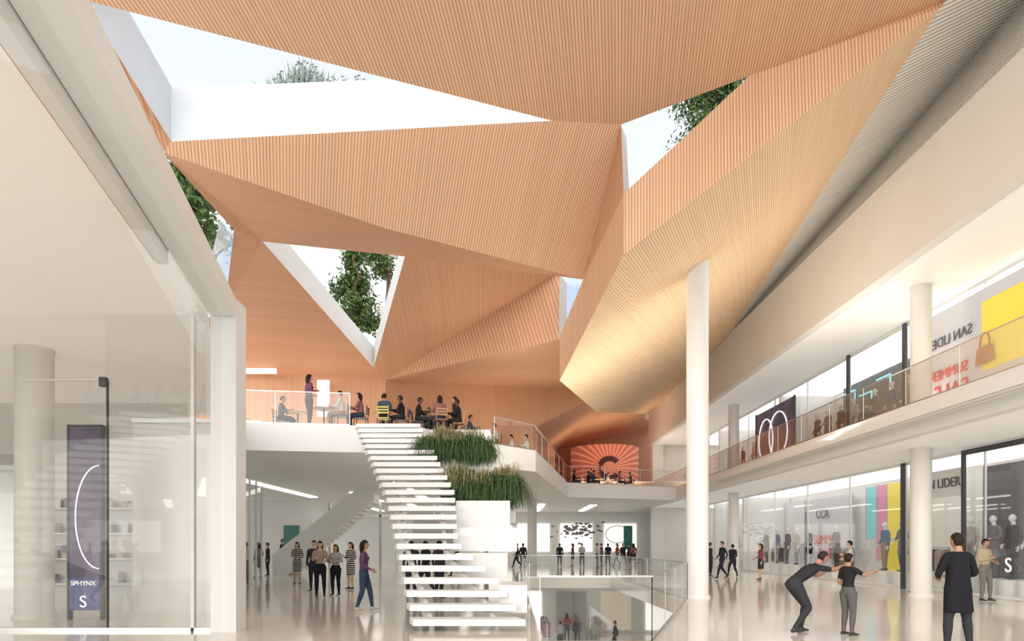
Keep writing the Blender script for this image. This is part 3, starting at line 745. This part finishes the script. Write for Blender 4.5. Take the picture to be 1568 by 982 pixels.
for x, d, m_, r_ in ((858, 36, me_wht, 30), (884, 38, man_dark, 180), (902, 37, me_beige, 180), (942, 36, me_suit, 90), (868, 40, me_red, 0)):
    addobj('shopper_lower_level', m_, (at(x, d), d, -4.3), D(r_), 1.0)

# furniture
WOOD = noisy('oak', (.42, .26, .13), (.5, .32, .17), 8, .5); YEL = mat('yellow_plastic', (.62, .48, .08), .4); BLK = mat('black_powdercoat', (.02, .02, .02), .4)
def chairmesh(m):
    b = MB(); b.box(-.21, .21, -.2, .22, .42, .45, m)
    for x in (-.19, .19):
        b.bar((x, .2, .43), (x*1.08, .22, 0), .028, .028, BLK); b.bar((x, -.19, .43), (x*1.08, -.24, 0), .028, .028, BLK); b.bar((x, -.19, .44), (x, -.25, .86), .026, .026, m)
    for z in (.6, .7, .8): b.bar((-.2, -.225, z), (.2, -.225, z), .02, .055, m)
    return b.mesh('dining_chair')
def tablemesh():
    b = MB(); b.loft([(0, 0, .715), (0, 0, .75)], [.36, .36], WOOD, n=28, cap=.02); b.loft([(0, 0, .02), (0, 0, .715)], [.03, .03], BLK, n=10); b.loft([(0, 0, 0.003), (0, 0, .03)], [.24, .22], BLK, n=20, cap=.05)
    b.loft([(.1, .1, .752), (.1, .1, .84)], [.03, .04], WHITE, n=12, cap=.02); b.loft([(-.12, -.05, .752), (-.12, -.05, .765)], [.09, .1], WHITE, n=16, cap=.02)
    return b.mesh('cafe_table')
CH = [chairmesh(YEL), chairmesh(BLK), chairmesh(WOOD)]; TB = tablemesh()
sitters = [human('sit_a', 'sit', top=(.6, .58, .55), legs=(.3, .2, .12)), human('sit_b', 'sit', top=(.02, .02, .02), legs=(.03, .03, .03), skin=2), human('sit_c', 'sit', top=(.3, .14, .12), legs=(.05, .05, .08), fem=True, long=True),
           human('sit_d', 'sit', top=(.05, .09, .12), legs=(.03, .03, .03), skin=1)]
def seated(x, d, z, rot, k, ch=1):
    X = at(x, d); addobj('dining_chair', CH[ch], (X, d, z), D(rot)); addobj('seated_diner', sitters[k], (X, d, z), D(rot), 1.0)
Z2 = 5.6
seated(430, 23.4, Z2, -90, 3, 1); seated(524, 22.6, Z2, 90, 0, 1); seated(553, 22.9, Z2, 90, 2, 1); seated(588, 22.9, Z2, 0, 3, 0); seated(616, 23.3, Z2, 90, 1, 1)
seated(640, 23.6, Z2, -90, 1, 1); seated(657, 25.4, Z2, 180, 3, 1); seated(674, 23.2, Z2, 20, 2, 2); seated(703, 23.9, Z2, 90, 1, 2); seated(718, 26.8, Z2, -100, 3, 1); seated(760, 28.6, Z2, 90, 0, 1)
for x, d in ((456, 23.4), (496, 22.7), (586, 23.65), (672, 24.1), (744, 27.6)): addobj('cafe_table', TB, (at(x, d), d, Z2))
me = human('woman_terrace', 'phone', top=(.16, .06, .13), legs=(.05, .04, .05), fem=True, long=True, voxel=.022)
addobj('woman_on_terrace', me, (at(473, 22.1), 22.1, Z2), D(-50), 1.03)
addobj('man_on_terrace', me_beige, (at(587, 25.0), 25.0, Z2), D(0), 1.03)
addobj('man_on_terrace', man_dark, (at(697, 25.2), 25.2, Z2), D(70), 1.0)
# restaurant
def burst():
    m = mat('restaurant_mural', (.8, .15, .08), .6); nt = m.node_tree; L = nt.links.new
    t = nt.nodes.new('ShaderNodeTexCoord'); s = nt.nodes.new('ShaderNodeSeparateXYZ'); L(t.outputs['Object'], s.inputs[0])
    z = nt.nodes.new('ShaderNodeMath'); z.operation = 'SUBTRACT'; z.inputs[1].default_value = 2.3; L(s.outputs[2], z.inputs[0])
    a = nt.nodes.new('ShaderNodeMath'); a.operation = 'ARCTAN2'; L(z.outputs[0], a.inputs[0]); L(s.outputs[0], a.inputs[1])
    k = nt.nodes.new('ShaderNodeMath'); k.operation = 'MULTIPLY'; k.inputs[1].default_value = 34; L(a.outputs[0], k.inputs[0])
    n = nt.nodes.new('ShaderNodeMath'); n.operation = 'SINE'; L(k.outputs[0], n.inputs[0])
    r = nt.nodes.new('ShaderNodeValToRGB'); r.color_ramp.elements[0].color = (.62, .16, .09, 1); r.color_ramp.elements[1].color = (.85, .42, .28, 1); L(n.outputs[0], r.inputs[0])
    b = nt.nodes['Principled BSDF']; L(r.outputs[0], b.inputs['Base Color']); L(r.outputs[0], b.inputs['Emission Color']); b.inputs['Emission Strength'].default_value = .25
    return m
b = MB(); n = 60
vs = []
for k in range(n+1):
    a = 2*math.pi*k/n; vs += [(2.9*math.cos(a), 2.9*math.sin(a), 0), (2.9*math.cos(a), 2.9*math.sin(a), 4.3)]
b.raw(vs, [[2*k, 2*k+2, 2*k+3, 2*k+1] for k in range(n)], burst())
for k in range(40):
    a = .7+2*math.pi*.78*k/40; a2 = .7+2*math.pi*.78*(k+1)/40
    b.bar((.8*math.cos(a), -2.95, 2.3+.8*math.sin(a)), (.8*math.cos(a2), -2.95, 2.3+.8*math.sin(a2)), .1, .42, mat('logo_maroon', (.08, .01, .01), .5))
b.obj('restaurant_drum_wall', loc=(8.0, 56.5, 5.61))
b = MB(); b.box(5.2, 11, 51, 51.6, 5.61, 6.5, mat('bar_front', (.5, .3, .18), .5)); b.box(5.1, 11.1, 50.9, 51.7, 6.5, 6.56, WHITE)
b.obj('bar_counter')
for x, d, k in ((878, 46.5, 1), (900, 47, 1), (908, 46.5, 3), (930, 48, 0), (948, 47, 2), (966, 47.5, 1)): seated(x, d, Z2, random.choice((-90, 90)), k, 1)
for x, d in ((889, 46.6), (918, 46.8), (957, 47)): addobj('cafe_table', TB, (at(x, d), d, Z2))
addobj('man_standing', man_dark, (at(905, 49), 49, Z2), D(90))
for x in (785, 808): seated(x, 31.5, Z2, 90, 0, 2)

# ------------------------------------------------------------------ right shops content
mn_w = human('mannequin_light', 'mann', top=(.5, .47, .43), legs=(.35, .33, .3), mannequin=True)
mn_d = human('mannequin_dark', 'mann', top=(.05, .05, .06), legs=(.04, .04, .05), mannequin=True)
mn_k = human('mannequin_coat', 'coat', top=(.20, .19, .20), legs=(.08, .08, .08), kind='coat', mannequin=True)
mn_s = human('mannequin_dress', 'mann', top=(.03, .03, .035), kind='dress', mannequin=True)
mn_b = human('mannequin_blue', 'mann', top=(.10, .18, .32), legs=(.30, .25, .2), mannequin=True)
def mannequin(y, z, me, x=15.2, r=90):
    b = MB(); b.loft([(0, 0, .002), (0, 0, .55)], [.42, .42], WHITE, n=28, cap=.01); b.obj('display_plinth', loc=(x, y, z))
    addobj('mannequin', me, (x, y, z+.552), D(r), 1.15)
for y, me_ in ((36, mn_d), (34.8, mn_w), (33.4, mn_s), (30.6, mn_k), (26.6, mn_b), (25.4, mn_k), (21.6, mn_w), (20.6, mn_k), (19.8, mn_d), (19.0, mn_w), (44, mn_w), (42.6, mn_d), (39, mn_k), (37.4, mn_b)): mannequin(y, 0, me_)
for y, me_ in ((31.4, mn_k), (30.2, mn_d), (29.0, mn_w), (27.3, mn_k), (26.1, mn_b), (25.0, mn_w), (32.5, mn_d), (41, mn_w), (43, mn_d)): mannequin(y, 5.6, me_)
def panel(y0, y1, z0, z1, x, m, name='shop_display_panel'):
    b = MB(); b.box(x, x+.06, y0, y1, z0, z1, m); b.box(x-.01, x+.07, y0-.04, y0, z0-.04, z1+.04, METAL); b.box(x-.01, x+.07, y1, y1+.04, z0-.04, z1+.04, METAL)
    return b.obj(name)
LT = (math.pi/2, 0, -math.pi/2)
RT = (math.pi/2, 0, math.pi/2)
MAG = mat('print_magenta', (.80, .30, .48), .5, emit=.1); CY = mat('print_cyan', (.25, .68, .78), .5, emit=.15); YE = mat('print_yellow', (.9, .78, .10), .5, emit=.12)
PG = mat('print_grey', (.62, .63, .67), .5, emit=.12)
panel(29.7, 30.6, 1.9, 4.3, 16.6, CY); panel(28.9, 29.7, .9, 4.3, 16.6, MAG); panel(27.7, 28.9, .3, 4.3, 16.6, YE)
o = panel(33.0, 38.0, .4, 4.2, 17.2, PG); text('CCA', (17.1, 36, 3.3), LT, .7, TXTD, o); text('SUMMER\nSALE', (17.1, 35.6, 1.5), LT, .75, TXTR, o)
panel(38.4, 41, .4, 4.2, 17.2, mat('print_pale', (.7, .7, .73), .5, emit=.1))
b = MB(); b.box(14.4, 14.44, 20.9, 23.5, 3.2, 4.1, mat('sign_board', (.76, .75, .75), .5)); o = b.obj('shop_sign')
text('SAN LIDER', (14.38, 22.0, 3.65), LT, .44, TXTD, o)
o = panel(18.4, 23.4, .1, 4.4, 16.9, mat('print_dark', (.10, .10, .12), .5)); text('S', (14.36, 18.9, 1.0), LT, .6, TXTW, o)
b = MB(); b.box(14.3, 14.4, 23.9, 24.05, 0, 4.6, DARK); b.box(14.3, 14.4, 20.7, 20.8, 0, 4.6, DARK); b.box(14.3, 14.4, 16, 20.7, 4.45, 4.6, DARK); b.obj('door_1')
b = MB()
for y in (20.2, 18.2): b.bar((16.6, y, .4), (16.6, y, 4.0), .05, .05, CYAN)
b.bar((16.6, 20.2, 4.0), (16.6, 18.2, 4.0), .05, .05, CYAN); b.obj('neon_frame_light')
b = MB(); b.box(14.36, 14.42, 33.3, 38.4, 5.75, 9.2, PURP); b.box(14.34, 14.43, 33.2, 33.3, 5.7, 9.25, DARK); b.box(14.34, 14.43, 38.4, 38.5, 5.7, 9.25, DARK)
ring(b, (14.33, 35.2, 7.6), 1.2, 1.2, 'x', NEON, .05); ring(b, (14.33, 36.9, 7.5), 1.0, 1.2, 'x', NEON, .05)
b.obj('advertising_screen')
b = MB(); b.box(17.0, 17.1, 27.0, 33.5, 5.6, 9.6, mat('store_dark_wall', (.14, .16, .18), .5))
for y0, z0, z1 in ((29.0, 6.2, 9.2), (30.5, 6.6, 8.8), (32.0, 6.2, 9.2)):
    b.bar((16.8, y0, z0), (16.8, y0, z1), .05, .05, CYAN); b.bar((16.8, y0, z1), (16.8, y0+1.1, z1), .05, .05, CYAN)
b.box(14.3, 14.4, 23.8, 23.95, 5.6, 9.7, DARK); b.box(14.3, 14.4, 27.8, 27.95, 5.6, 9.7, DARK)
b.obj('neon_store_display')
b = MB(); b.box(14.34, 14.4, 17.0, 23.0, 5.9, 9.4, PG); b.box(14.32, 14.34, 17.0, 19.9, 6.9, 9.0, YE)
b.loft([(14.26, 19.7, 7.1), (14.26, 19.7, 7.6)], [(.05, .42), (.04, .34)], mat('bag_brown', (.4, .18, .06), .4), n=20)
ring(b, (14.26, 19.7, 7.7), .2, .3, 'x', mat('bag_brown', (.4, .18, .06), .4), .04)
o = b.obj('sale_poster')
text('SAN LIDER', (14.3, 21.4, 8.35), RT, .46, TXTD, o); text('SUMMER', (14.3, 21.4, 7.25), RT, .48, TXTR, o); text('SALE', (14.3, 21.3, 6.6), RT, .8, TXTR, o)
def rail(x, y, z):
    b = MB()
    b.bar((0, -.8, 1.5), (0, .8, 1.5), .03, .03, METAL)
    for s in (-.8, .8): b.bar((0, s, 0), (0, s, 1.5), .03, .03, METAL); b.bar((-.25, s, .02), (.25, s, .02), .03, .03, METAL)
    for k in range(16):
        yy = -.7+k*.093; cc = random.choice(((.1, .1, .12), (.5, .48, .44), (.3, .2, .15), (.55, .3, .3), (.2, .25, .35)))
        b.raw([(-.05, yy, 1.44), (.05, yy, 1.44), (.22, yy+.02, 1.34), (.2, yy+.02, .6), (-.2, yy+.02, .6), (-.22, yy+.02, 1.34)], [[0, 1, 2, 3, 4, 5]], cmat(cc))
    b.obj('clothes_rail', loc=(x, y, z))
for y in (25, 32, 39.6, 44, 50): rail(16.2, y, .002)
for y in (25.2, 38.5, 42.5, 49): rail(16.4, y, 5.602)
for y in (38.0, 40.5): rail(2.0, y, -4.298)
# far shops
b = MB()
for x in (-3, .5, 4.5, 8.6): b.box(x, x+3, 60.85, 60.95, 1.0, 3.6, LAMPS)
b.box(10.4, 11.2, 60.8, 60.9, 1.2, 3.4, mat('print_green', (.02, .25, .18), .5)); ring(b, (9.8, 60.7, 2.6), 1.1, .8, 'y', mat('neon_grey', (.3, .3, .32), .4), .06)
b.obj('shop_window_display')
b = MB()
for k in range(90):
    x = random.gauss(0, 1.1); z = random.gauss(0, .35); s = random.uniform(.1, .22)
    b.ell((x, random.uniform(-.2, .2), z), (s, .05, s*.5), mat('petal_grey', (.22, .23, .25), .5), 6, 4)
b.obj('wall_sculpture', loc=(6.0, 60.5, 3.0))
